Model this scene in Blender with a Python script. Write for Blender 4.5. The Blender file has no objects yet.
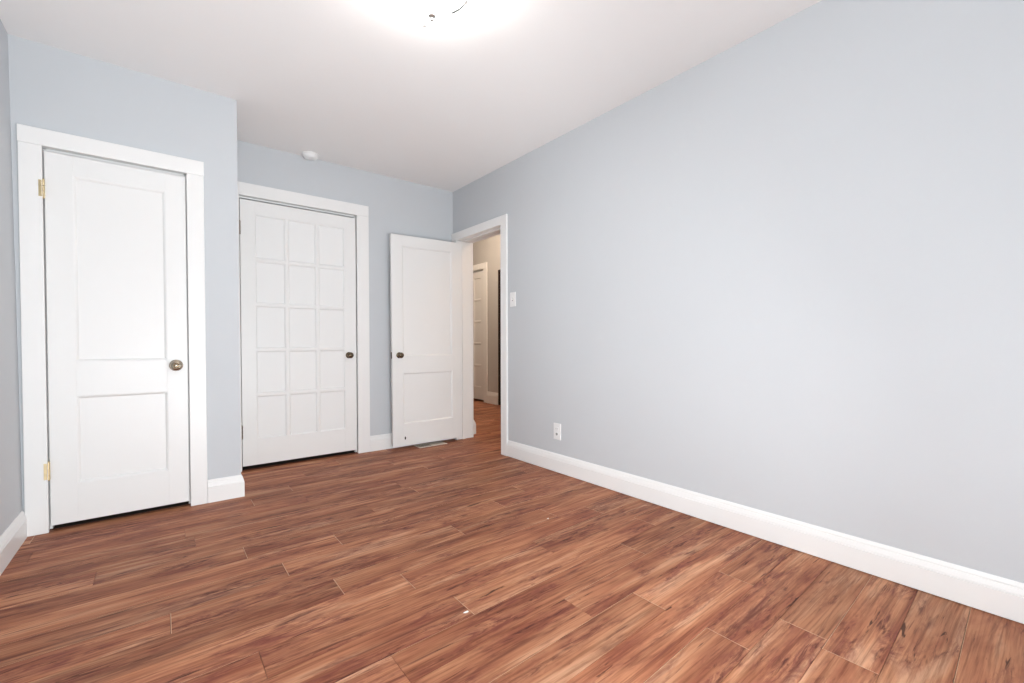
import bpy, bmesh, math, random
from mathutils import Vector, Matrix

# ---------------------------------------------------------------- camera, world, lights, exposure
S = bpy.context.scene
COL = S.collection
YAW, PITCH, ROLL = 0.6697, 0.0160, -0.0019
fw = Vector((math.sin(YAW) * math.cos(PITCH), math.cos(YAW) * math.cos(PITCH), -math.sin(PITCH)))
r0 = Vector((math.cos(YAW), -math.sin(YAW), 0))
u0 = r0.cross(fw)
rt = r0 * math.cos(ROLL) + u0 * math.sin(ROLL)
up = -r0 * math.sin(ROLL) + u0 * math.cos(ROLL)
cd = bpy.data.cameras.new('camera')
cd.sensor_width = 36.0
cd.lens = 442.36 / 1024 * 36.0
cd.shift_y = (349.96 - 341.5) / 1024
cd.clip_start = 0.02
cam = bpy.data.objects.new('camera', cd)
COL.objects.link(cam)
cam.matrix_world = Matrix(((rt.x, up.x, -fw.x, 0), (rt.y, up.y, -fw.y, 0), (rt.z, up.z, -fw.z, 1.0), (0, 0, 0, 1)))
S.camera = cam

w = bpy.data.worlds.new('sky')
S.world = w
w.use_nodes = True
w.node_tree.nodes['Background'].inputs[0].default_value = (0.80, 0.90, 1.0, 1)
w.node_tree.nodes['Background'].inputs[1].default_value = 1.0

S.view_settings.view_transform = 'Standard'
S.view_settings.look = 'None'
S.view_settings.exposure = -0.05
S.view_settings.gamma = 1.0
S.view_settings.use_curve_mapping = False


def area(name, loc, direction, sx, sy, watts, colour):
    l = bpy.data.lights.new(name, 'AREA')
    l.shape = 'RECTANGLE'
    l.size, l.size_y = sx, sy
    l.energy = watts
    l.color = colour
    o = bpy.data.objects.new(name, l)
    COL.objects.link(o)
    o.location = loc
    o.rotation_euler = Vector(direction).to_track_quat('-Z', 'Z').to_euler()
    return o


# room dimensions, metres; the camera stands at x = 0, y = 0
XR, YB, YC, XC, H = 2.392, 4.010, 3.358, 0.397, 2.5685
XL = -0.573            # left wall at the floor, it leans out a little towards the ceiling
XLT = -0.593
YR = -0.60             # rear wall, behind the camera
PT = 0.172             # thickness of the right hand partition
HX = 4.25              # far wall of the hall

# added fill through unseen windows, tilted up at the rear to brighten the ceiling
area('fill_rear', (0.6, YR - 0.16, 0.70), (0, 1, 0.80), 1.9, 1.10, 20, (0.93, 0.975, 1.0))
area('fill_rear_low', (0.6, YR - 0.15, 0.50), (0, 1, 0.50), 1.9, 0.70, 98, (0.93, 0.975, 1.0))
area('fill_left', (XL - 0.20, 0.45, 1.45), (1, 0, -0.05), 1.15, 1.35, 54, (0.93, 0.975, 1.0))
# warm hall lamp out of view, and a far light added to brighten the hall
for n_, e_, c_, p_ in (('hall_lamp', 20, (1.0, 0.64, 0.37), (3.45, 3.40, 2.70)), ('hall_fill_far', 38, (1.0, 0.82, 0.64), (3.30, 5.30, 2.70))):
    hl = bpy.data.lights.new(n_, 'POINT')
    hl.energy = e_
    hl.color = c_
    hl.shadow_soft_size = 0.12
    ho = bpy.data.objects.new(n_, hl)
    COL.objects.link(ho)
    ho.location = p_
# bulb in the bowl of the ceiling light
bl = bpy.data.lights.new('ceiling_bulb', 'POINT')
bl.energy = 4
bl.color = (1.0, 0.95, 0.89)
bl.shadow_soft_size = 0.05
bo = bpy.data.objects.new('ceiling_bulb', bl)
COL.objects.link(bo)
bo.location = (0.903, 1.676, 2.415)

# ---------------------------------------------------------------- materials


def new_mat(name, col, rough=0.5, metal=0.0, spec=0.5, bump=0.0, bscale=200.0, var=0.0, vscale=3.0):
    m = bpy.data.materials.new(name)
    m.use_nodes = True
    nt = m.node_tree
    b = nt.nodes['Principled BSDF']
    b.inputs['Roughness'].default_value = rough
    b.inputs['Metallic'].default_value = metal
    b.inputs['Specular IOR Level'].default_value = spec
    tc = nt.nodes.new('ShaderNodeTexCoord')
    n = nt.nodes.new('ShaderNodeTexNoise')
    n.inputs['Scale'].default_value = vscale
    n.inputs['Detail'].default_value = 4
    nt.links.new(tc.outputs['Object'], n.inputs['Vector'])
    mx = nt.nodes.new('ShaderNodeMix')
    mx.data_type = 'RGBA'
    mx.inputs[6].default_value = tuple(c * (1 - var) for c in col) + (1,)
    mx.inputs[7].default_value = tuple(min(1, c * (1 + var)) for c in col) + (1,)
    nt.links.new(n.outputs['Fac'], mx.inputs[0])
    nt.links.new(mx.outputs[2], b.inputs['Base Color'])
    if bump > 0:
        n2 = nt.nodes.new('ShaderNodeTexNoise')
        n2.inputs['Scale'].default_value = bscale
        n2.inputs['Detail'].default_value = 3
        nt.links.new(tc.outputs['Object'], n2.inputs['Vector'])
        bp = nt.nodes.new('ShaderNodeBump')
        bp.inputs['Strength'].default_value = bump
        bp.inputs['Distance'].default_value = 0.002
        nt.links.new(n2.outputs['Fac'], bp.inputs['Height'])
        nt.links.new(bp.outputs['Normal'], b.inputs['Normal'])
    return m


M_WALL = new_mat('blue_grey_wall_paint', (0.600, 0.625, 0.650), 0.6, spec=0.3, bump=0.10, bscale=260, var=0.012)
M_CEIL = new_mat('white_ceiling_paint', (0.90, 0.893, 0.888), 0.8, spec=0.2, bump=0.08, bscale=180, var=0.01)
M_TRIM = new_mat('white_trim_paint', (0.88, 0.877, 0.866), 0.35, spec=0.45, bump=0.05, bscale=120, var=0.01)
M_DOOR = new_mat('white_door_paint', (0.855, 0.853, 0.842), 0.38, spec=0.45, bump=0.06, bscale=90, var=0.012)
M_PANE = new_mat('white_painted_pane', (0.86, 0.863, 0.856), 0.42, spec=0.4, var=0.008)
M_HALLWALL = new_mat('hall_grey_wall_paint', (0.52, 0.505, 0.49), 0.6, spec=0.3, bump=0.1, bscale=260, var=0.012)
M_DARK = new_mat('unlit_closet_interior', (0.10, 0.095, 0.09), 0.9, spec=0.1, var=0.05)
M_BRASS = new_mat('polished_brass', (0.80, 0.66, 0.40), 0.30, metal=1.0, var=0.12, vscale=60)
M_BRONZE = new_mat('dark_bronze', (0.15, 0.11, 0.075), 0.22, metal=1.0, var=0.25, vscale=60)
M_NICKEL = new_mat('antique_nickel', (0.44, 0.38, 0.30), 0.20, metal=1.0, var=0.15, vscale=40)
M_STEEL = new_mat('grey_steel', (0.50, 0.49, 0.47), 0.35, metal=1.0, var=0.1, vscale=50)
M_PLASTIC = new_mat('white_plastic', (0.88, 0.88, 0.875), 0.3, spec=0.5, var=0.005)
M_SLOT = new_mat('dark_slot', (0.03, 0.028, 0.026), 0.7, var=0.1)
M_SOCKET = new_mat('grey_socket', (0.30, 0.30, 0.30), 0.5, var=0.05)
M_VENT = new_mat('cream_register_enamel', (0.66, 0.60, 0.52), 0.4, var=0.06, vscale=30)
M_SUBFLOOR_SHADE = new_mat('subfloor_and_gap_shade', (0.05, 0.03, 0.02), 0.9, var=0.1)
M_STAIN = new_mat('dark_stained_wood', (0.035, 0.022, 0.016), 0.6, spec=0.3, var=0.2, vscale=20)
M_FLECK = new_mat('white_paint_fleck', (0.85, 0.84, 0.82), 0.6, var=0.02)


def emission_mat(name, col, strength):
    m = bpy.data.materials.new(name)
    m.use_nodes = True
    nt = m.node_tree
    b = nt.nodes['Principled BSDF']
    b.inputs['Base Color'].default_value = (0.85, 0.85, 0.83, 1)
    b.inputs['Roughness'].default_value = 0.2
    b.inputs['Emission Color'].default_value = tuple(col) + (1,)
    tc = nt.nodes.new('ShaderNodeTexCoord')
    n = nt.nodes.new('ShaderNodeTexNoise')
    n.inputs['Scale'].default_value = 9
    n.inputs['Distortion'].default_value = 1.5
    nt.links.new(tc.outputs['Object'], n.inputs['Vector'])
    mr = nt.nodes.new('ShaderNodeMapRange')
    mr.inputs[3].default_value = strength * 0.85
    mr.inputs[4].default_value = strength * 1.15
    nt.links.new(n.outputs['Fac'], mr.inputs[0])
    nt.links.new(mr.outputs[0], b.inputs['Emission Strength'])
    tr = nt.nodes.new('ShaderNodeBsdfTransparent')
    ms = nt.nodes.new('ShaderNodeMixShader')
    ms.inputs[0].default_value = 0.55
    nt.links.new(tr.outputs[0], ms.inputs[1])
    nt.links.new(b.outputs[0], ms.inputs[2])
    nt.links.new(ms.outputs[0], nt.nodes['Material Output'].inputs[0])
    return m


M_BOWL = emission_mat('lit_alabaster_glass', (1.0, 0.965, 0.92), 15.0)

gm = bpy.data.materials.new('window_glass')
gm.use_nodes = True
_nt = gm.node_tree
_nt.nodes.remove(_nt.nodes['Principled BSDF'])
_t = _nt.nodes.new('ShaderNodeBsdfTransparent')
_g = _nt.nodes.new('ShaderNodeBsdfGlossy')
_g.inputs['Roughness'].default_value = 0.02
_f = _nt.nodes.new('ShaderNodeFresnel')
_m = _nt.nodes.new('ShaderNodeMixShader')
_nt.links.new(_f.outputs[0], _m.inputs[0])
_nt.links.new(_t.outputs[0], _m.inputs[1])
_nt.links.new(_g.outputs[0], _m.inputs[2])
_nt.links.new(_m.outputs[0], _nt.nodes['Material Output'].inputs[0])
M_GLASS = gm


def floor_material():
    m = bpy.data.materials.new('reddish_wood_laminate')
    m.use_nodes = True
    nt = m.node_tree
    L = nt.links.new
    b = nt.nodes['Principled BSDF']
    tc = nt.nodes.new('ShaderNodeTexCoord')
    at = nt.nodes.new('ShaderNodeAttribute')
    at.attribute_name = 'plank'
    sc = nt.nodes.new('ShaderNodeVectorMath')
    sc.operation = 'SCALE'
    sc.inputs[3].default_value = 37.0
    L(at.outputs['Color'], sc.inputs[0])
    ad = nt.nodes.new('ShaderNodeVectorMath')
    ad.operation = 'ADD'
    L(tc.outputs['Object'], ad.inputs[0])
    L(sc.outputs[0], ad.inputs[1])

    def mapped(sx, sy):
        mp = nt.nodes.new('ShaderNodeMapping')
        mp.inputs['Scale'].default_value = (sx, sy, 1)
        L(ad.outputs[0], mp.inputs['Vector'])
        return mp

    def noise(mp, scale, detail, dist, rough=0.55):
        n = nt.nodes.new('ShaderNodeTexNoise')
        n.inputs['Scale'].default_value = scale
        n.inputs['Detail'].default_value = detail
        n.inputs['Distortion'].default_value = dist
        n.inputs['Roughness'].default_value = rough
        L(mp.outputs[0], n.inputs['Vector'])
        return n

    def ramp(src, stops):
        r = nt.nodes.new('ShaderNodeValToRGB')
        el = r.color_ramp.elements
        while len(el) < len(stops):
            el.new(0.5)
        for e, (p, c) in zip(el, stops):
            e.position = p
            e.color = c if len(c) == 4 else tuple(c) + (1,)
        L(src, r.inputs[0])
        return r

    def mix(fac, a, bb, mode='MIX'):
        x = nt.nodes.new('ShaderNodeMix')
        x.data_type = 'RGBA'
        x.blend_type = mode
        if isinstance(fac, float):
            x.inputs[0].default_value = fac
        else:
            L(fac, x.inputs[0])
        for i, v in ((6, a), (7, bb)):
            if isinstance(v, tuple):
                x.inputs[i].default_value = v
            else:
                L(v, x.inputs[i])
        return x.outputs[2]

    def mul(a_, b_):
        x = nt.nodes.new('ShaderNodeMath')
        x.operation = 'MULTIPLY'
        L(a_, x.inputs[0])
        if isinstance(b_, float):
            x.inputs[1].default_value = b_
        else:
            L(b_, x.inputs[1])
        return x.outputs[0]

    # broad figure of the heartwood
    c = ramp(noise(mapped(0.9, 7.0), 1.6, 4, 0.8).outputs['Fac'],
             [(0.32, (0.315, 0.100, 0.048)), (0.46, (0.430, 0.160, 0.076)), (0.57, (0.530, 0.225, 0.110)), (0.70, (0.630, 0.325, 0.185))]).outputs[0]
    # fine grain lines
    grain = ramp(noise(mapped(2.4, 75.0), 1.5, 4, 0.3, 0.6).outputs['Fac'], [(0.34, (0.60, 0.54, 0.50)), (0.52, (1.0, 1.0, 1.0)), (0.70, (1.17, 1.18, 1.19))])
    c = mix(0.9, c, grain.outputs[0], 'MULTIPLY')
    # mottled reddish purple patches, gathered on part of each board
    patch = ramp(noise(mapped(1.2, 5.0), 1.5, 3, 1.0).outputs['Fac'], [(0.44, (0, 0, 0)), (0.60, (1, 1, 1))]).outputs[0]
    mott = ramp(noise(mapped(3.8, 17.0), 1.7, 8, 2.0, 0.68).outputs['Fac'], [(0.40, (0, 0, 0)), (0.62, (1, 1, 1))]).outputs[0]
    c = mix(mul(mul(patch, mott), 0.85), c, (0.200, 0.050, 0.036, 1))
    core = ramp(noise(mapped(3.6, 26.0), 1.6, 7, 1.4, 0.66).outputs['Fac'], [(0.53, (0, 0, 0)), (0.64, (1, 1, 1))]).outputs[0]
    c = mix(mul(mul(patch, core), 0.85), c, (0.085, 0.021, 0.016, 1))
    # longer dark streaks along the grain
    streak = ramp(noise(mapped(1.1, 19.0), 1.5, 5, 0.8, 0.6).outputs['Fac'], [(0.57, (0, 0, 0)), (0.70, (1, 1, 1))]).outputs[0]
    c = mix(mul(streak, 0.75), c, (0.120, 0.030, 0.020, 1))
    # sparse dark flecks
    ink = ramp(noise(mapped(2.6, 30.0), 1.6, 3, 0.7).outputs['Fac'], [(0.665, (0, 0, 0)), (0.71, (0.85, 0.85, 0.85))])
    c = mix(ink.outputs[0], c, (0.050, 0.013, 0.010, 1))
    # each plank a little lighter or darker
    sep = nt.nodes.new('ShaderNodeSeparateColor')
    L(at.outputs['Color'], sep.inputs[0])
    pv = nt.nodes.new('ShaderNodeMapRange')
    pv.inputs[3].default_value = 0.82
    pv.inputs[4].default_value = 1.10
    L(sep.outputs[0], pv.inputs[0])
    hs = nt.nodes.new('ShaderNodeHueSaturation')
    L(c, hs.inputs['Color'])
    hs.inputs['Saturation'].default_value = 0.96
    L(pv.outputs[0], hs.inputs['Value'])
    L(hs.outputs[0], b.inputs['Base Color'])
    # worn satin finish
    rn = noise(mapped(3.0, 3.0), 2.0, 4, 0.3)
    rr = nt.nodes.new('ShaderNodeMapRange')
    rr.inputs[3].default_value = 0.38
    rr.inputs[4].default_value = 0.54
    L(rn.outputs['Fac'], rr.inputs[0])
    L(rr.outputs[0], b.inputs['Roughness'])
    b.inputs['Specular IOR Level'].default_value = 0.11
    bp = nt.nodes.new('ShaderNodeBump')
    bp.inputs['Strength'].default_value = 0.12
    bp.inputs['Distance'].default_value = 0.001
    L(noise(mapped(4.0, 90.0), 2.0, 3, 0.2).outputs['Fac'], bp.inputs['Height'])
    L(bp.outputs['Normal'], b.inputs['Normal'])
    return m


M_FLOOR = floor_material()
M_EDGE = new_mat('rubbed_board_edge', (0.62, 0.38, 0.24), 0.5, spec=0.3, var=0.25, vscale=4)

# ---------------------------------------------------------------- mesh helpers


def box(bm, x0, x1, y0, y1, z0, z1):
    vs = [bm.verts.new((x, y, z)) for z in (z0, z1) for x, y in ((x0, y0), (x1, y0), (x1, y1), (x0, y1))]
    a = vs
    for f in ((3, 2, 1, 0), (4, 5, 6, 7), (0, 1, 5, 4), (1, 2, 6, 5), (2, 3, 7, 6), (3, 0, 4, 7)):
        bm.faces.new([a[i] for i in f])


def prism(bm, prof, p0, p1, out):
    """profile [(offset, height)] swept from p0 to p1 along the floor; out = unit vector away from the wall"""
    p0, p1, out = Vector(p0), Vector(p1), Vector(out)
    A = [bm.verts.new(p0 + out * o + Vector((0, 0, h))) for o, h in prof]
    B = [bm.verts.new(p1 + out * o + Vector((0, 0, h))) for o, h in prof]
    n = len(prof)
    for i in range(n):
        bm.faces.new([A[i], A[(i + 1) % n], B[(i + 1) % n], B[i]])
    bm.faces.new(A[::-1])
    bm.faces.new(B)


def lathe(bm, prof, origin, axis, seg=32):
    """profile [(radius, distance along axis)] turned about axis through origin"""
    ax = Vector(axis).normalized()
    t = Vector((0, 0, 1)) if abs(ax.z) < 0.9 else Vector((1, 0, 0))
    e1 = ax.cross(t).normalized()
    e2 = ax.cross(e1)
    o = Vector(origin)
    rings = []
    for r, d in prof:
        if r < 1e-6:
            rings.append([bm.verts.new(o + ax * d)])
        else:
            rings.append([bm.verts.new(o + ax * d + (e1 * math.cos(2 * math.pi * k / seg) + e2 * math.sin(2 * math.pi * k / seg)) * r) for k in range(seg)])
    for a, b in zip(rings, rings[1:]):
        for k in range(seg):
            k2 = (k + 1) % seg
            if len(a) == 1 and len(b) == 1:
                continue
            if len(a) == 1:
                bm.faces.new([a[0], b[k2], b[k]])
            elif len(b) == 1:
                bm.faces.new([a[k], a[k2], b[0]])
            else:
                bm.faces.new([a[k], a[k2], b[k2], b[k]])


def link(name, bm, mat, parent=None, bevel=0.0, smooth=False, loc=None):
    bmesh.ops.recalc_face_normals(bm, faces=bm.faces[:])
    me = bpy.data.meshes.new(name)
    bm.to_mesh(me)
    bm.free()
    me.materials.append(mat)
    o = bpy.data.objects.new(name, me)
    COL.objects.link(o)
    if parent:
        o.parent = parent
    if loc:
        o.location = loc
    if bevel > 0:
        md = o.modifiers.new('edge', 'BEVEL')
        md.width = bevel
        md.segments = 2
        md.limit_method = 'ANGLE'
        md.angle_limit = math.radians(40)
    if smooth:
        for p in me.polygons:
            p.use_smooth = True
        if bevel == 0:
            md = o.modifiers.new('split', 'EDGE_SPLIT')
            md.split_angle = math.radians(50)
    return o


def tag(o, label, cat, kind=None, group=None):
    o['label'] = label
    o['category'] = cat
    if kind:
        o['kind'] = kind
    if group:
        o['group'] = group
    return o


def empty(name, loc, rz=0.0):
    o = bpy.data.objects.new(name, None)
    o.empty_display_size = 0.1
    COL.objects.link(o)
    o.location = loc
    o.rotation_euler = (0, 0, rz)
    return o


def boxes(*lst):
    bm = bmesh.new()
    for b in lst:
        box(bm, *b)
    return bm


# ---------------------------------------------------------------- the shell
TH = 0.12
# floor: laminate boards laid across the room, a narrow groove between them
rnd = random.Random(7)


def build_floor():
    bm = bmesh.new()
    lay = bm.loops.layers.float_color.new('plank')
    PW, PL, g = 0.1477, 1.215, 0.0007
    skew = 0.035
    x_min, x_max, y_min, y_max = -0.80, 5.90, -1.30, 8.10
    base = 1.6165          # a seam of the boards at x = 0
    # end joints that show in the photograph: row number (0 starts at base) -> x of one joint
    known = {-1: 0.236, 0: 0.797, 1: 0.558, 2: 0.013, 3: 0.417, -2: 0.890, -3: 0.564, -7: 1.485, -6: 1.895, -8: 1.74, -5: 0.25,
             4: 0.69, 5: 0.30, 6: 0.98, 7: 0.12, 8: 1.30, 9: 0.72, 10: 1.65, -4: 1.22}
    k0 = int(math.floor((y_min - base) / PW)) - 2
    k1 = int(math.ceil((y_max - base) / PW)) + 2
    for k in range(k0, k1):
        xj = known.get(k, rnd.uniform(0, PL))
        while xj > x_min:
            xj -= PL
        while xj < x_max:
            a, b = max(xj, x_min), min(xj + PL, x_max)
            xj += PL
            if b - a < 0.01:
                continue
            a2, b2 = a + g, b - g
            y0, y1 = base + k * PW + g, base + (k + 1) * PW - g
            cc = (rnd.random(), rnd.random(), rnd.random(), 1)
            pts = [(a2, y0 + skew * a2), (b2, y0 + skew * b2), (b2, y1 + skew * b2), (a2, y1 + skew * a2)]
            vs = [bm.verts.new((x, y, 0)) for x, y in pts]
            lo = [bm.verts.new((x, y, -0.008)) for x, y in pts]
            e0 = 0.0022 if rnd.random() < 0.65 else 0.0
            e1 = 0.0013 if rnd.random() < 0.45 else 0.0
            ym = lambda xx, yy: yy + skew * xx
            fs = []
            def quad(xa, xb, ya, yb, mi):
                f = bm.faces.new([bm.verts.new((xa, ym(xa, ya), 0)), bm.verts.new((xb, ym(xb, ya), 0)), bm.verts.new((xb, ym(xb, yb), 0)), bm.verts.new((xa, ym(xa, yb), 0))])
                f.material_index = mi
                fs.append(f)
            quad(a2 + e0, b2, y0, y1 - e1, 0)
            if e0:
                quad(a2, a2 + e0, y0, y1 - e1, 1)      # edges rubbed pale
            if e1:
                quad(a2, b2, y1 - e1, y1, 1)
            for i in range(4):
                fs.append(bm.faces.new([vs[i], lo[i], lo[(i + 1) % 4], vs[(i + 1) % 4]]))
            fs.append(bm.faces.new(lo[::-1]))
            for f in fs:
                for l in f.loops:
                    l[lay] = cc
    me = bpy.data.meshes.new('floor')
    bm.to_mesh(me)
    bm.free()
    me.materials.append(M_FLOOR)
    me.materials.append(M_EDGE)
    o = bpy.data.objects.new('floor', me)
    COL.objects.link(o)
    return o


fl = tag(build_floor(), 'reddish brown wood laminate floor laid in boards across the room', 'floor', 'structure')
sub = link('subfloor', boxes((-0.8, 5.9, -1.3, 8.1, -0.10, -0.0078)), M_SUBFLOOR_SHADE, parent=fl)

tag(link('ceiling', boxes((-0.8, XR + PT, -1.3, 8.1, H, H + 0.1)), M_CEIL), 'plain white ceiling of the room', 'ceiling', 'structure')

# right wall with the doorway near the far corner
DY0, DY1, DZ = 3.163, 3.918, 2.050       # clear opening between the jambs
tag(link('wall_right', boxes((XR, XR + PT, YR - TH, DY0 - 0.018, 0, H), (XR, XR + PT, DY1 + 0.018, YB + 0.40, 0, H),
                             (XR, XR + PT, DY0 - 0.018, DY1 + 0.018, DZ + 0.018, H)), M_WALL),
    'long pale blue grey wall on the right with the doorway at its far end', 'wall', 'structure')
# back wall with the opening of the many paned door
BX0, BX1, BZ = 0.480, 1.386, 2.150
tag(link('wall_back', boxes((XC - 0.10, BX0 - 0.018, YB, YB + TH, 0, H), (BX1 + 0.018, XR, YB, YB + TH, 0, H),
                            (BX0 - 0.018, BX1 + 0.018, YB, YB + TH, BZ + 0.018, H)), M_WALL),
    'short blue grey back wall between the closet corner and the doorway', 'wall', 'structure')
# closet bump-out
CX0, CX1, CZ = -0.479, 0.129, 2.034
tag(link('wall_closet', boxes((-0.60, CX0 - 0.018, YC, YC + 0.10, 0, H), (CX1 + 0.018, XC, YC, YC + 0.10, 0, H),
                              (CX0 - 0.018, CX1 + 0.018, YC, YC + 0.10, CZ + 0.018, H), (XC - 0.10, XC, YC + 0.10, YB, 0, H)), M_WALL),
    'blue grey closet wall standing forward at the left around the two panel door', 'wall', 'structure')


def leaning_left_wall():
    bm = bmesh.new()
    # three blocks around the window opening; the inner face leans by 2 cm over its height
    def blk(y0, y1, z0, z1):
        f = lambda z: XL + (XLT - XL) * z / H
        v = [bm.verts.new(p) for p in ((f(z0), y0, z0), (f(z0), y1, z0), (f(z1), y1, z1), (f(z1), y0, z1),
                                       (XL - 0.15, y0, z0), (XL - 0.15, y1, z0), (XL - 0.15, y1, z1), (XL - 0.15, y0, z1))]
        for q in ((0, 1, 2, 3), (7, 6, 5, 4), (0, 4, 5, 1), (1, 5, 6, 2), (2, 6, 7, 3), (3, 7, 4, 0)):
            bm.faces.new([v[i] for i in q])
    blk(YR - TH, LW0, 0, H)
    blk(LW1, YB, 0, H)
    blk(LW0, LW1, 0, WZ0)
    blk(LW0, LW1, WZ1, H)
    return bm


LW0, LW1, WZ0, WZ1 = -0.15, 1.05, 0.75, 2.15
RW0, RW1, RZ0, RZ1 = -0.38, 1.58, 0.12, 2.15
tag(link('wall_left', leaning_left_wall(), M_WALL), 'narrow strip of blue grey wall at the left edge', 'wall', 'structure')
tag(link('wall_rear', boxes((XL - 0.15, RW0, YR - TH, YR, 0, H), (RW1, XR, YR - TH, YR, 0, H), (RW0, RW1, YR - TH, YR, 0, RZ0), (RW0, RW1, YR - TH, YR, RZ1, H)), M_WALL),
    'blue grey wall behind the camera with the added wide window', 'wall', 'structure')


def window(name, loc, rz, wd, h, label):
    """sash window, local x along the opening, local y outward"""
    root = tag(empty(name, loc, rz), label, 'window', 'structure')
    f = 0.06
    link('frame', boxes((0, f, 0.02, 0.08, 0, h), (wd - f, wd, 0.02, 0.08, 0, h), (f, wd - f, 0.02, 0.08, 0, f), (f, wd - f, 0.02, 0.08, h - f, h),
                        (f, wd - f, 0.03, 0.07, h / 2 - 0.02, h / 2 + 0.02)), M_TRIM, root, 0.003)
    link('sill', boxes((-0.10, wd + 0.10, -0.05, 0.02, -0.03, 0)), M_TRIM, root, 0.004)
    link('casing', boxes((-0.09, 0, -0.018, 0, 0, h + 0.09), (wd, wd + 0.09, -0.018, 0, 0, h + 0.09), (0, wd, -0.018, 0, h, h + 0.09)), M_TRIM, root, 0.003)
    link('pane', boxes((f, wd - f, 0.048, 0.052, f, h / 2 - 0.02)), M_GLASS, root)
    link('pane', boxes((f, wd - f, 0.048, 0.052, h / 2 + 0.02, h - f)), M_GLASS, root)


window('added_window_1', (RW1, YR, RZ0), math.pi, RW1 - RW0, RZ1 - RZ0, 'unseen wide tall white window added behind the camera for fill light')  # added out of view, made tall so the fill reaches the low walls
window('added_window_2', (XL - 0.012, LW0, WZ0), math.pi / 2, LW1 - LW0, WZ1 - WZ0, 'unseen white sash window added in the left wall for fill light')  # added out of view to let fill onto the right wall

# hall beyond the doorway
HD0, HD1, HDZ = 6.115, 7.005, 2.240
HO0, HO1, HOZ = 4.85, 5.715, 2.17
HH = 2.95              # the hall is higher than the room
tag(link('ceiling_hall', boxes((XR + PT, 5.9, 1.8, 8.1, HH, HH + 0.1), (XR + PT - 0.02, XR + PT, 1.8, 8.1, H + 0.1, HH)), M_CEIL), 'ceiling of the hall', 'ceiling', 'structure')
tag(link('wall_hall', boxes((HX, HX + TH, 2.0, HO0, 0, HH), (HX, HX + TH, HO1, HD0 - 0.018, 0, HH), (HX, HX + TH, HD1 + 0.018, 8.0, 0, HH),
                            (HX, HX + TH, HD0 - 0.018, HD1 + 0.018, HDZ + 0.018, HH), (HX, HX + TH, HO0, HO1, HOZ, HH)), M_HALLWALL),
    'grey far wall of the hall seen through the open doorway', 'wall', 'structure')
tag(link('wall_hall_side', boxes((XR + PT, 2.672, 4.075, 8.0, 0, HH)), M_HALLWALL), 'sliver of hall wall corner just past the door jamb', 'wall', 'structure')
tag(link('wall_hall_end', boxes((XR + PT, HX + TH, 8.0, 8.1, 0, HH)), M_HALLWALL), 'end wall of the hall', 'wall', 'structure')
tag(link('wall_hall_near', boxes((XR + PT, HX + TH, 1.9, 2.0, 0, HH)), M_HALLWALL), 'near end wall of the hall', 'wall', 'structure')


def shell(name, x0, x1, y0, y1, open_side, label):
    """unlit space behind a door or opening: walls on the three other sides"""
    t = 0.05
    parts = []
    if open_side != 'x-':
        parts.append((x0 - t, x0, y0, y1, 0, H))
    parts.append((x1, x1 + t, y0, y1, 0, H))
    if open_side != 'y-':
        parts.append((x0, x1, y0 - t, y0, 0, H))
    parts.append((x0, x1, y1, y1 + t, 0, H))
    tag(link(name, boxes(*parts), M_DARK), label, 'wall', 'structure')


shell('wall_dark_room', HX + TH, 5.4, 4.6, 6.0, 'x-', 'dark room beyond the opening in the hall wall')
shell('wall_hall_closet', HX + TH, 4.85, 6.06, 7.1, 'x-', 'unlit space behind the hall door')
tag(link('wall_closet_inside', boxes((-0.62, XC - 0.10, YB + 0.001, YB + 0.05, 0, H), (-0.66, -0.60, YC + 0.1, YB, 0, H)), M_DARK), 'unlit inside of the closet', 'wall', 'structure')
tag(link('floor_closet_shade', boxes((-0.60, XC - 0.10, YC + 0.037, YB, 0.0002, 0.003), (0.36, 1.55, YB + 0.037, YB + 0.7, 0.0002, 0.003)), M_SUBFLOOR_SHADE), 'dark sheets on the closet floors standing in for the shade under the doors', 'floor', 'structure')  # dark sheets paint the shade seen in the gaps under both closed doors
shell('wall_back_closet', 0.36, 1.55, YB + TH, YB + 0.7, 'y-', 'unlit space behind the many paned door')

# ---------------------------------------------------------------- trim
BASE = [(0, 0), (0.017, 0), (0.017, 0.096), (0.0130, 0.0985), (0.0160, 0.101), (0.0150, 0.106), (0.0105, 0.121), (0.0080, 0.1235), (0.0095, 0.126), (0.0085, 0.130), (0.0030, 0.1415), (0, 0.142)]


def baseboard(name, runs, label, prof=BASE):
    bm = bmesh.new()
    for p0, p1, out in runs:
        prism(bm, prof, p0, p1, out)
    tag(link(name, bm, M_TRIM), label, 'baseboard', 'structure')


baseboard('baseboard_right', [((XR, YR, 0), (XR, 3.0755, 0), (-1, 0, 0))], 'tall white moulded baseboard along the foot of the long right wall',
          [(o_, max(h_, 0.004)) for o_, h_ in BASE])          # a narrow dark gap stays open above the boards
baseboard('baseboard_left', [((XL - 0.001, YR, 0), (XL - 0.001, YC - 0.018, 0), (1, 0, 0))], 'white moulded baseboard along the left wall')
baseboard('baseboard_back', [((1.4955, YB, 0), (XR, YB, 0), (0, -1, 0))], 'short white baseboard on the back wall behind the open door')


def corner_base(bm, prof, pts, outs):
    """profile mitred round one outside corner"""
    rows = []
    for (p, o) in zip(pts, outs):
        rows.append([bm.verts.new(Vector(p) + Vector(o) * a + Vector((0, 0, h))) for a, h in prof])
    n = len(prof)
    for A, B in zip(rows, rows[1:]):
        for i in range(n):
            bm.faces.new([A[i], A[(i + 1) % n], B[(i + 1) % n], B[i]])
    bm.faces.new(rows[0][::-1])
    bm.faces.new(rows[-1])


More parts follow.
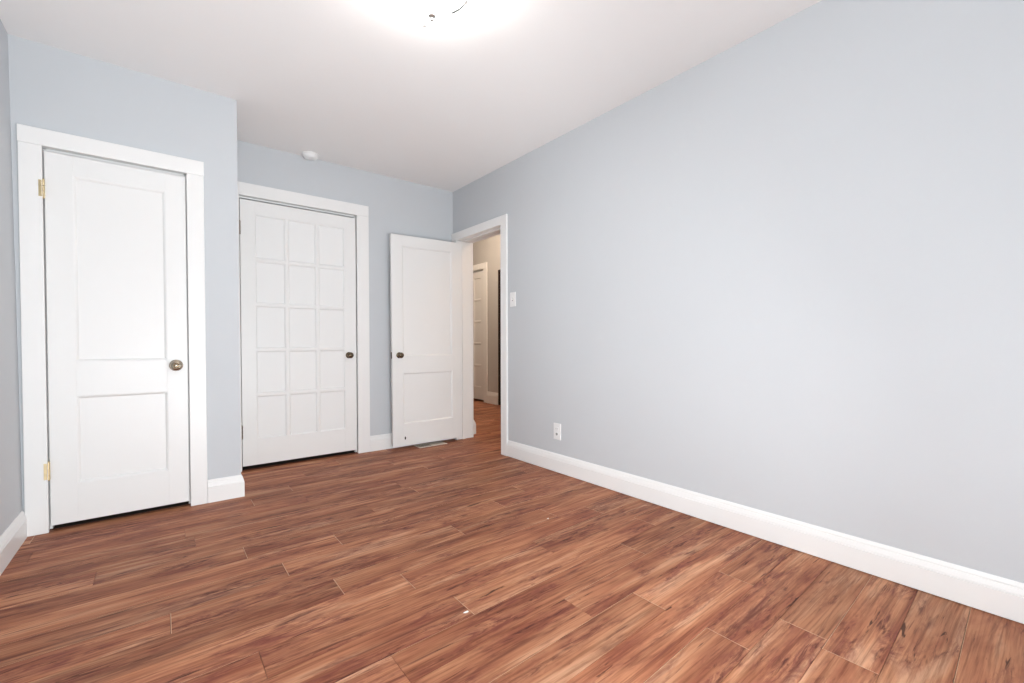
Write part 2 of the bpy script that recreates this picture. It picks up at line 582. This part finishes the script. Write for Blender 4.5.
bm = bmesh.new()
corner_base(bm, BASE, [(0.2165, YC, 0), (XC, YC, 0), (XC, YB - 0.018, 0)], [(0, -1, 0), (1, -1, 0), (1, 0, 0)])
tag(link('baseboard_closet', bm, M_TRIM), 'white baseboard wrapping the outer corner of the closet wall', 'baseboard', 'structure')
HB = [(a * 1.25, h * 1.36) for a, h in BASE]
baseboard('baseboard_hall', [((HX, HO1, 0), (HX, 6.02, 0), (-1, 0, 0))], 'tall white baseboard on the far hall wall beside the hall door', HB)
bm = bmesh.new()
HB2 = [(a * 1.6, h * 1.15) for a, h in BASE]
corner_base(bm, HB2, [(XR + PT, 4.075, 0), (2.672, 4.075, 0), (2.672, 6.5, 0)], [(0, -1, 0), (1, -1, 0), (1, 0, 0)])
tag(link('baseboard_hall_side', bm, M_TRIM), 'white baseboard end peeking past the far door jamb', 'baseboard', 'structure')


def door_trim(name, loc, rz, x0, x1, top, wl, wr, wt, depth, label, ch=0.0, stop=0.0):
    """casing and jambs; local x along the wall, local -y into the room, opening x0..x1"""
    root = tag(empty(name, loc, rz), label, 'door trim', 'structure')
    t = 0.018
    link('casing', boxes((x0 - wl, x0, -t, 0, 0, top)), M_TRIM, root, 0.003)
    link('casing', boxes((x1, x1 + wr, -t, 0, 0, top)), M_TRIM, root, 0.003)
    link('head_casing', boxes((x0 - wl - ch, x1 + wr + ch, -t - 0.001, 0, top, top + wt)), M_TRIM, root, 0.003)
    link('jamb', boxes((x0 - t, x0 - 0.004, 0, depth, 0, top)), M_TRIM, root, 0.0015)
    link('jamb', boxes((x1 + 0.004, x1 + t, 0, depth, 0, top)), M_TRIM, root, 0.0015)
    link('head_jamb', boxes((x0 - t, x1 + t, 0, depth, top + 0.004, top + t)), M_TRIM, root, 0.0015)
    if stop > 0:
        s0, s1 = stop, stop + 0.035
        link('door_stop', boxes((x0 - 0.004, x0 + 0.008, s0, s1, 0, top), (x1 - 0.008, x1 + 0.004, s0, s1, 0, top), (x0 + 0.008, x1 - 0.008, s0, s1, top - 0.008, top + 0.004)), M_TRIM, root, 0.001)
    return root


door_trim('trim_1', (0, YC, 0), 0, CX0, CX1, CZ, 0.086, 0.086, 0.088, 0.10, 'white casing around the closet door at the left', 0.002, stop=0.040)
door_trim('trim_2', (0, YB, 0), 0, BX0, BX1, BZ, 0.080, 0.109, 0.098, TH, 'white casing around the many paned door in the back wall', 0.0, stop=0.040)
# right doorway: local x runs towards -Y of the room
rtm = door_trim('trim_3', (XR, 0, 0), -math.pi / 2, -DY1, -DY0, DZ, 0.090, 0.087, 0.080, PT, 'white casing and jambs around the open doorway in the right wall', 0.0, stop=0.050)
link('casing', boxes((-DY1 - 0.09, -DY1, PT, PT + 0.018, 0, DZ + 0.08), (-DY0, -DY0 + 0.10, PT, PT + 0.018, 0, DZ + 0.08), (-DY1, -DY0, PT, PT + 0.018, DZ, DZ + 0.08)), M_TRIM, rtm, 0.003)
link('strike_plate', boxes((-DY0 + 0.001, -DY0 + 0.004, 0.012, 0.038, 0.86, 0.92)), M_STEEL, rtm)
door_trim('trim_4', (HX, 0, 0), -math.pi / 2, -HD1, -HD0, HDZ, 0.095, 0.095, 0.100, TH, 'white casing around the hall door seen through the doorway', 0.0, stop=0.040)
tag(link('trim_5', boxes((HX - 0.010, HX + TH, HO1 - 0.018, HO1, 0, HOZ), (HX - 0.010, HX + TH, HO0, HO0 + 0.018, 0, HOZ), (HX - 0.010, HX + TH, HO0 + 0.018, HO1 - 0.018, HOZ - 0.018, HOZ)), M_STAIN, bevel=0.002),
    'thin dark stained edging of the dark opening in the hall wall', 'door trim', 'structure')

# ---------------------------------------------------------------- doors


def recessed_panel(x0, x1, z0, z1, y_front, depth, slope, y_back):
    """sunken field with a sloping moulded edge; fills the hole in the door frame"""
    bm = bmesh.new()
    def ring(i, y):
        return [bm.verts.new(p) for p in ((x0 + i, y, z0 + i), (x1 - i, y, z0 + i), (x1 - i, y, z1 - i), (x0 + i, y, z1 - i))]
    rs = [ring(0, y_back - 0.001), ring(0, y_front + 0.0015), ring(slope * 0.35, y_front + 0.003), ring(slope, y_front + depth)]
    for A, B in zip(rs, rs[1:]):
        for k in range(4):
            bm.faces.new([A[k], A[(k + 1) % 4], B[(k + 1) % 4], B[k]])
    bm.faces.new(rs[-1])
    bm.faces.new(rs[0][::-1])
    return bm


def knob_set(parent, x, z, mat, style, t):
    """round knob with rosette on the room side, local -y"""
    k = empty('knob', (x, 0, z))
    k.parent = parent
    bm = bmesh.new()
    if style == 'dish':
        lathe(bm, [(0.0, 0.0), (0.033, 0.0), (0.034, 0.004), (0.030, 0.008), (0.016, 0.010), (0.012, 0.014), (0.0, 0.014)], (0, 0, 0), (0, -1, 0), 40)
        link('rosette', bm, mat, k, smooth=True)
        bm = bmesh.new()
        lathe(bm, [(0.010, 0.010), (0.010, 0.030), (0.018, 0.034), (0.0275, 0.042), (0.030, 0.050), (0.0285, 0.057), (0.023, 0.0615), (0.0165, 0.0625),
                   (0.0145, 0.0605), (0.0125, 0.0570), (0.0105, 0.0560), (0.0090, 0.0575), (0.005, 0.0590), (0.0, 0.0595)], (0, 0, 0), (0, -1, 0), 48)
        link('grip', bm, mat, k, smooth=True)
    else:
        lathe(bm, [(0.0, 0.0), (0.027, 0.0), (0.028, 0.003), (0.022, 0.007), (0.012, 0.009), (0.0, 0.009)], (0, 0, 0), (0, -1, 0), 36)
        link('rosette', bm, mat, k, smooth=True)
        bm = bmesh.new()
        lathe(bm, [(0.009, 0.008), (0.009, 0.026), (0.016, 0.030), (0.0245, 0.038), (0.027, 0.047), (0.0255, 0.055), (0.020, 0.0615), (0.011, 0.065), (0.0, 0.066)], (0, 0, 0), (0, -1, 0), 40)
        link('grip', bm, mat, k, smooth=True)
    return k


def back_knob(parent, x, z, mat, t):
    bm = bmesh.new()
    lathe(bm, [(0.0, 0.0), (0.028, 0.0), (0.022, 0.007), (0.009, 0.009), (0.009, 0.026), (0.0245, 0.038), (0.027, 0.047), (0.020, 0.0615), (0.0, 0.066)], (x, t, z), (0, 1, 0), 36)
    o = link('back_knob', bm, mat, parent, smooth=True)
    o['label'] = 'dark knob on the far side of the door'


def hinge(parent, x, z, mat, h=0.09, side=-1, proud=0.006):
    """butt hinge: knuckle proud of the joint, a leaf on the jamb edge"""
    bm = bmesh.new()
    for i in range(3):
        a = z - h / 2 + i * h / 3
        lathe(bm, [(0.0, a + 0.001), (0.0058, a + 0.001), (0.0058, a + h / 3 - 0.001), (0.0, a + h / 3 - 0.001)], (x, -proud, 0), (0, 0, 1), 14)
    lathe(bm, [(0.0, z - h / 2 - 0.007), (0.0035, z - h / 2 - 0.005), (0.005, z - h / 2 + 0.001), (0.0, z - h / 2 + 0.001)], (x, -proud, 0), (0, 0, 1), 12)
    lathe(bm, [(0.0, z + h / 2 - 0.001), (0.005, z + h / 2 - 0.001), (0.0035, z + h / 2 + 0.005), (0.0, z + h / 2 + 0.007)], (x, -proud, 0), (0, 0, 1), 12)
    return link('hinge', bm, mat, parent, smooth=True)


def panel_door(name, loc, rz, w, z0, z1, t, stile_l, stile_r, panels, label):
    root = tag(empty(name, loc, rz), label, 'door', 'structure')
    zs = sorted(panels)
    bx = [(0, stile_l, 0, t, z0, z1), (w - stile_r, w, 0, t, z0, z1)]
    edges = [z0] + [v for p in zs for v in p] + [z1]
    for a, b in zip(edges[0::2], edges[1::2]):
        bx.append((stile_l, w - stile_r, 0, t, a, b))
    link('slab', boxes(*bx), M_DOOR, root, 0.0012)
    for a, b in zs:
        link('panel', recessed_panel(stile_l, w - stile_r, a, b, 0, 0.012, 0.013, t), M_DOOR, root)
    return root


def lite_door(name, loc, rz, w, z0, z1, t, cols, rows, label):
    root = tag(empty(name, loc, rz), label, 'door', 'structure')
    bx = [(0, cols[0][0], 0, t, z0, z1), (cols[-1][1], w, 0, t, z0, z1), (cols[0][0], cols[-1][1], 0, t, z0, rows[0][0]), (cols[0][0], cols[-1][1], 0, t, rows[-1][1], z1)]
    link('slab', boxes(*bx), M_DOOR, root, 0.0012)
    mb = []
    for a, b in zip(cols, cols[1:]):
        mb.append((a[1], b[0], 0.0006, t - 0.0006, rows[0][0], rows[-1][1]))
    for c in cols:
        for a, b in zip(rows, rows[1:]):
            mb.append((c[0], c[1], 0.0006, t - 0.0006, a[1], b[0]))
    link('muntins', boxes(*mb), M_DOOR, root, 0.002)
    for c in cols:
        for r in rows:
            link('pane', recessed_panel(c[0], c[1], r[0], r[1], 0.0006, 0.010, 0.010, t), M_PANE, root)
    return root


# closet door
d1 = panel_door('door_1', (-0.4735, YC + 0.001, 0), 0, 0.597, 0.030, 2.014, 0.035, 0.106, 0.098, [(0.238, 0.713), (0.902, 1.906)],
                'closed white two panel closet door with brass hinges at the left')
k = knob_set(d1, 0.5405, 0.868, M_NICKEL, 'dish', 0.035)
k['label'] = 'antique nickel round knob with dished face'
for z in (1.812, 0.326):
    h_ = hinge(d1, -0.0025, z, M_BRASS, 0.092, proud=0.012)
    h_['label'] = 'brass hinge'
    lf = link('hinge_leaf', boxes((-0.020, -0.0075, -0.0205, -0.0185, z - 0.043, z + 0.043)), M_BRASS, h_, 0.0008)

# closed door with fifteen painted panes
lc = [(0.101, 0.317), (0.339, 0.555), (0.577, 0.792)]
lr = [(0.236, 0.580), (0.602, 0.939), (0.961, 1.298), (1.320, 1.652), (1.674, 2.018)]
d2 = lite_door('door_2', (0.4865, YB + 0.001, 0), 0, 0.893, 0.034, 2.124, 0.035, lc, lr,
               'closed white door with fifteen painted over panes in the back wall')
k = knob_set(d2, 0.826, 0.893, M_BRONZE, 'round', 0.035)
k['label'] = 'dark bronze round knob'
for z in (1.90, 0.305):
    h_ = hinge(d2, -0.003, z, M_BRONZE, 0.10, proud=0.006)
    h_['label'] = 'dark tarnished hinge'
link('latch_plate', boxes((0.8935, 0.897, -0.003, 0.012, 0.865, 0.915)), M_STEEL, d2)

# open door leaf, hinged on the far jamb of the doorway
d3 = panel_door('door_3', (1.681, 3.905, 0), -0.0363, 0.732, 0.030, 2.013, 0.035, 0.104, 0.104, [(0.234, 0.716), (0.874, 1.914)],
                'open white two panel door swung back against the back wall beside the doorway')
d3.rotation_euler.y = -0.006
k = knob_set(d3, 0.066, 0.886, M_BRONZE, 'round', 0.035)
k['label'] = 'dark bronze round knob'
back_knob(d3, 0.066, 0.886, M_BRONZE, 0.035)
link('latch_plate', boxes((-0.0015, 0.002, 0.006, 0.029, 0.855, 0.915)), M_BRONZE, d3)
for z in (1.80, 0.30):
    bm = bmesh.new()
    lathe(bm, [(0.0, z - 0.045), (0.0058, z - 0.045), (0.0058, z + 0.045), (0.0, z + 0.045)], (0.722, 0.041, 0), (0, 0, 1), 14)
    link('hinge', bm, M_BRONZE, d3, smooth=True)
bm = bmesh.new()
lathe(bm, [(0.0, 0.0), (0.007, 0.0), (0.007, 0.0012), (0.0, 0.0016)], (0.118, 0.0, 0.100), (0, -1, 0), 12)
for v_ in bm.verts:
    v_.co.z = 0.100 + (v_.co.z - 0.100) * 2.2
o = link('screw_hole', bm, M_SLOT, d3)
o['label'] = 'small dark hole near the foot of the door'

# hall door, the same many paned kind, seen edge on through the doorway
d4 = lite_door('door_4', (HX + 0.001, 6.998, 0), -math.pi / 2, 0.876, 0.034, 2.214, 0.035, [(0.100, 0.300), (0.336, 0.540), (0.572, 0.776)],
               [(a * 1.043, b * 1.043) for a, b in lr], 'cream white paned door in the far hall wall seen through the doorway')
for z in (2.02, 0.335):
    h_ = hinge(d4, 0.879, z, M_STEEL, 0.11)

# ---------------------------------------------------------------- fixtures
# ceiling light: canopy and stem, three arms, open glass bowl, finial
LX, LY = 0.903, 1.676
cl = tag(empty('ceiling_light', (LX, LY, H)), 'round semi-flush ceiling light with lit white glass bowl and small metal finial', 'ceiling light')
ZB = 2.371 - H          # underside of the bowl, from the ceiling
R, D = 0.142, 0.072
bm = bmesh.new()
lathe(bm, [(0.0, 0.0), (0.062, 0.0), (0.064, -0.006), (0.052, -0.018), (0.016, -0.024), (0.008, -0.028), (0.0, -0.028)], (0, 0, 0), (0, 0, 1), 40)
link('canopy', bm, M_STEEL, cl, smooth=True)
bm = bmesh.new()
lathe(bm, [(0.0, -0.02), (0.006, -0.02), (0.006, ZB - 0.004), (0.0, ZB - 0.004)], (0, 0, 0), (0, 0, 1), 16)
link('stem', bm, M_STEEL, cl, smooth=True)
bm = bmesh.new()
n = 12
outer = [(R * math.sin(i * math.pi / 2 / n), ZB + D - D * math.cos(i * math.pi / 2 / n)) for i in range(n + 1)]
inner = [((R - 0.004) * math.sin(i * math.pi / 2 / n), ZB + D - (D - 0.004) * math.cos(i * math.pi / 2 / n)) for i in range(n + 1)]
outer[0] = (0.0, outer[0][1])
inner[0] = (0.0, inner[0][1])
lathe(bm, outer + [(R - 0.002, ZB + D + 0.002)] + inner[::-1], (0, 0, 0), (0, 0, 1), 48)
link('glass_bowl', bm, M_BOWL, cl, smooth=True)
bm = bmesh.new()
lathe(bm, [(0.0, ZB + 0.003), (0.013, ZB + 0.001), (0.017, ZB - 0.003), (0.012, ZB - 0.008), (0.006, ZB - 0.011), (0.008, ZB - 0.015), (0.009, ZB - 0.019), (0.006, ZB - 0.024), (0.0, ZB - 0.026)], (0, 0, 0), (0, 0, 1), 24)
link('finial', bm, M_STEEL, cl, smooth=True)
bm = bmesh.new()
lathe(bm, [(R + 0.0005, ZB + D - 0.012), (R + 0.004, ZB + D - 0.012), (R + 0.004, ZB + D + 0.003), (R + 0.0005, ZB + D + 0.003), (R + 0.0005, ZB + D - 0.012)], (0, 0, 0), (0, 0, 1), 48)
link('rim', bm, M_STEEL, cl, smooth=True)
for q in range(3):
    ang = math.radians(-38 + 120 * q)
    bm = bmesh.new()
    strap = []
    for i in range(9):
        th = math.radians(34 + 56 * i / 8)
        for rr_ in (R + 0.0008, R + 0.0035):
            for w_ in (-0.008, 0.008):
                px_, pz_ = rr_ * math.sin(th), ZB + D - (D + rr_ - R) * math.cos(th)
                strap.append(bm.verts.new((px_ * math.cos(ang) - w_ * math.sin(ang), px_ * math.sin(ang) + w_ * math.cos(ang), pz_)))
    for i in range(8):
        a_, b_ = strap[4 * i:4 * i + 4], strap[4 * i + 4:4 * i + 8]
        for m_, n_ in ((0, 1), (1, 3), (3, 2), (2, 0)):
            bm.faces.new([a_[m_], a_[n_], b_[n_], b_[m_]])
    for e_ in (strap[:4], strap[-4:]):
        bm.faces.new([e_[0], e_[1], e_[3], e_[2]])
    link('bowl_strap', bm, M_STEEL, cl)
    bm = bmesh.new()
    d = Vector((math.cos(ang) * (R + 0.001), math.sin(ang) * (R + 0.001), ZB + D)) - Vector((0, 0, -0.022))
    lathe(bm, [(0.0, 0.0), (0.0035, 0.0), (0.0035, d.length), (0.0, d.length)], (0, 0, -0.022), d, 12)
    link('arm', bm, M_STEEL, cl, smooth=True)

# smoke detector on the ceiling close to the back wall
sd = tag(empty('smoke_detector', (0.985, 3.935, H)), 'small round white smoke detector on the ceiling above the paned door', 'smoke detector')
bm = bmesh.new()
lathe(bm, [(0.0, 0.0), (0.062, 0.0), (0.063, -0.010), (0.060, -0.013), (0.0, -0.013)], (0, 0, 0), (0, 0, 1), 40)
link('mounting_base', bm, M_PLASTIC, sd, smooth=True)
bm = bmesh.new()
lathe(bm, [(0.0, -0.012), (0.056, -0.012), (0.055, -0.022), (0.048, -0.033), (0.036, -0.038), (0.0, -0.039)], (0, 0, 0), (0, 0, 1), 40)
link('cover', bm, M_PLASTIC, sd, smooth=True)
bm = bmesh.new()
lathe(bm, [(0.0, -0.0385), (0.009, -0.0385), (0.009, -0.0405), (0.0, -0.041)], (0.018, -0.012, 0), (0, 0, 1), 16)
link('test_button', bm, M_PLASTIC, sd, smooth=True)


def wall_plate(name, y, z, w, h, label, cat):
    root = tag(empty(name, (XR, y, z), -math.pi / 2), label, cat)
    link('plate', boxes((-w / 2, w / 2, -0.006, 0.0, -h / 2, h / 2)), M_PLASTIC, root, 0.0025)
    return root


sw = wall_plate('light_switch', 3.003, 1.376, 0.078, 0.124, 'white toggle light switch plate on the right wall beside the doorway casing', 'light switch')
link('collar', boxes((-0.006, 0.006, -0.0075, -0.006, -0.013, 0.013)), M_SOCKET, sw, 0.0005)
bm = bmesh.new()
box(bm, -0.0042, 0.0042, -0.020, -0.0075, -0.004, 0.009)
link('toggle', bm, M_PLASTIC, sw, 0.001)
for s in (-1, 1):
    bm = bmesh.new()
    lathe(bm, [(0.0, 0.006), (0.003, 0.006), (0.003, 0.0068), (0.0, 0.0072)], (0, 0, s * 0.030), (0, -1, 0), 12)
    link('screw', bm, M_PLASTIC, sw)

ou = wall_plate('electrical_outlet', 2.456, 0.315, 0.078, 0.126, 'white electrical outlet plate low on the right wall above the baseboard', 'outlet')
for s in (-1, 1):
    bm = bmesh.new()
    box(bm, -0.0165, 0.0165, -0.0085, -0.006, s * 0.0195 - 0.0135, s * 0.0195 + 0.0135)
    rc = link('receptacle', bm, M_PLASTIC, ou, 0.001)
    if s < 0:
        bm = bmesh.new()
        lathe(bm, [(0.0, 0.0083), (0.0105, 0.0083), (0.0105, 0.0095), (0.0, 0.0095)], (0, 0, s * 0.0195), (0, -1, 0), 20)
        link('socket_face', bm, M_SOCKET, rc)
    link('slots', boxes((-0.008, -0.006, -0.0098, -0.008, s * 0.0195 - 0.001, s * 0.0195 + 0.007), (0.006, 0.008, -0.0098, -0.008, s * 0.0195 - 0.001, s * 0.0195 + 0.006)), M_SLOT, rc)
bm = bmesh.new()
lathe(bm, [(0.0, 0.006), (0.003, 0.006), (0.003, 0.0068), (0.0, 0.0072)], (0, 0, 0), (0, -1, 0), 12)
link('screw', bm, M_PLASTIC, ou)

# floor register, half under the open door
fr = tag(empty('floor_register', (2.062, 3.895, 0.0), 0.0), 'cream metal floor register half under the open door', 'floor vent')
a, b = 0.150, 0.066
link('frame', boxes((-a, a, -b, -b + 0.018, 0, 0.005), (-a, a, b - 0.018, b, 0, 0.005), (-a, -a + 0.018, -b + 0.018, b - 0.018, 0, 0.005), (a - 0.018, a, -b + 0.018, b - 0.018, 0, 0.005)), M_VENT, fr, 0.0012)
link('duct_opening', boxes((-a + 0.018, a - 0.018, -b + 0.018, b - 0.018, 0.0002, 0.0012)), M_SLOT, fr)
for i in range(14):
    x = -a + 0.030 + i * 0.0180
    link('slat', boxes((x, x + 0.0055, -b + 0.017, b - 0.017, 0.001, 0.0042)), M_VENT, fr)
link('damper', boxes((0.000, a - 0.020, -b + 0.019, b - 0.019, 0.0012, 0.0038)), M_VENT, fr)

# dried paint specks on the boards
for (x, y, s, lab) in ((0.8756, 1.384, 0.9, 'larger white paint speck on the floorboards near the lower middle'),
                       (1.713, 1.836, 0.6, 'tiny white paint speck on the floorboards farther back and right of the larger one')):
    bm = bmesh.new()
    n = 9
    top = []
    bot = []
    for i in range(n):
        t = 2 * math.pi * i / n
        rr = (0.8 + 0.4 * rnd.random()) * s
        top.append(bm.verts.new((0.011 * rr * math.cos(t), 0.005 * rr * math.sin(t), 0.0011)))
        bot.append(bm.verts.new((0.013 * rr * math.cos(t), 0.006 * rr * math.sin(t), 0.0)))
    bm.faces.new(top)
    bm.faces.new(bot[::-1])
    for i in range(n):
        bm.faces.new([bot[i], bot[(i + 1) % n], top[(i + 1) % n], top[i]])
    o = link('paint_speck', bm, M_FLECK, loc=(x, y, 0))
    tag(o, lab, 'paint speck', group='paint specks on the floor')
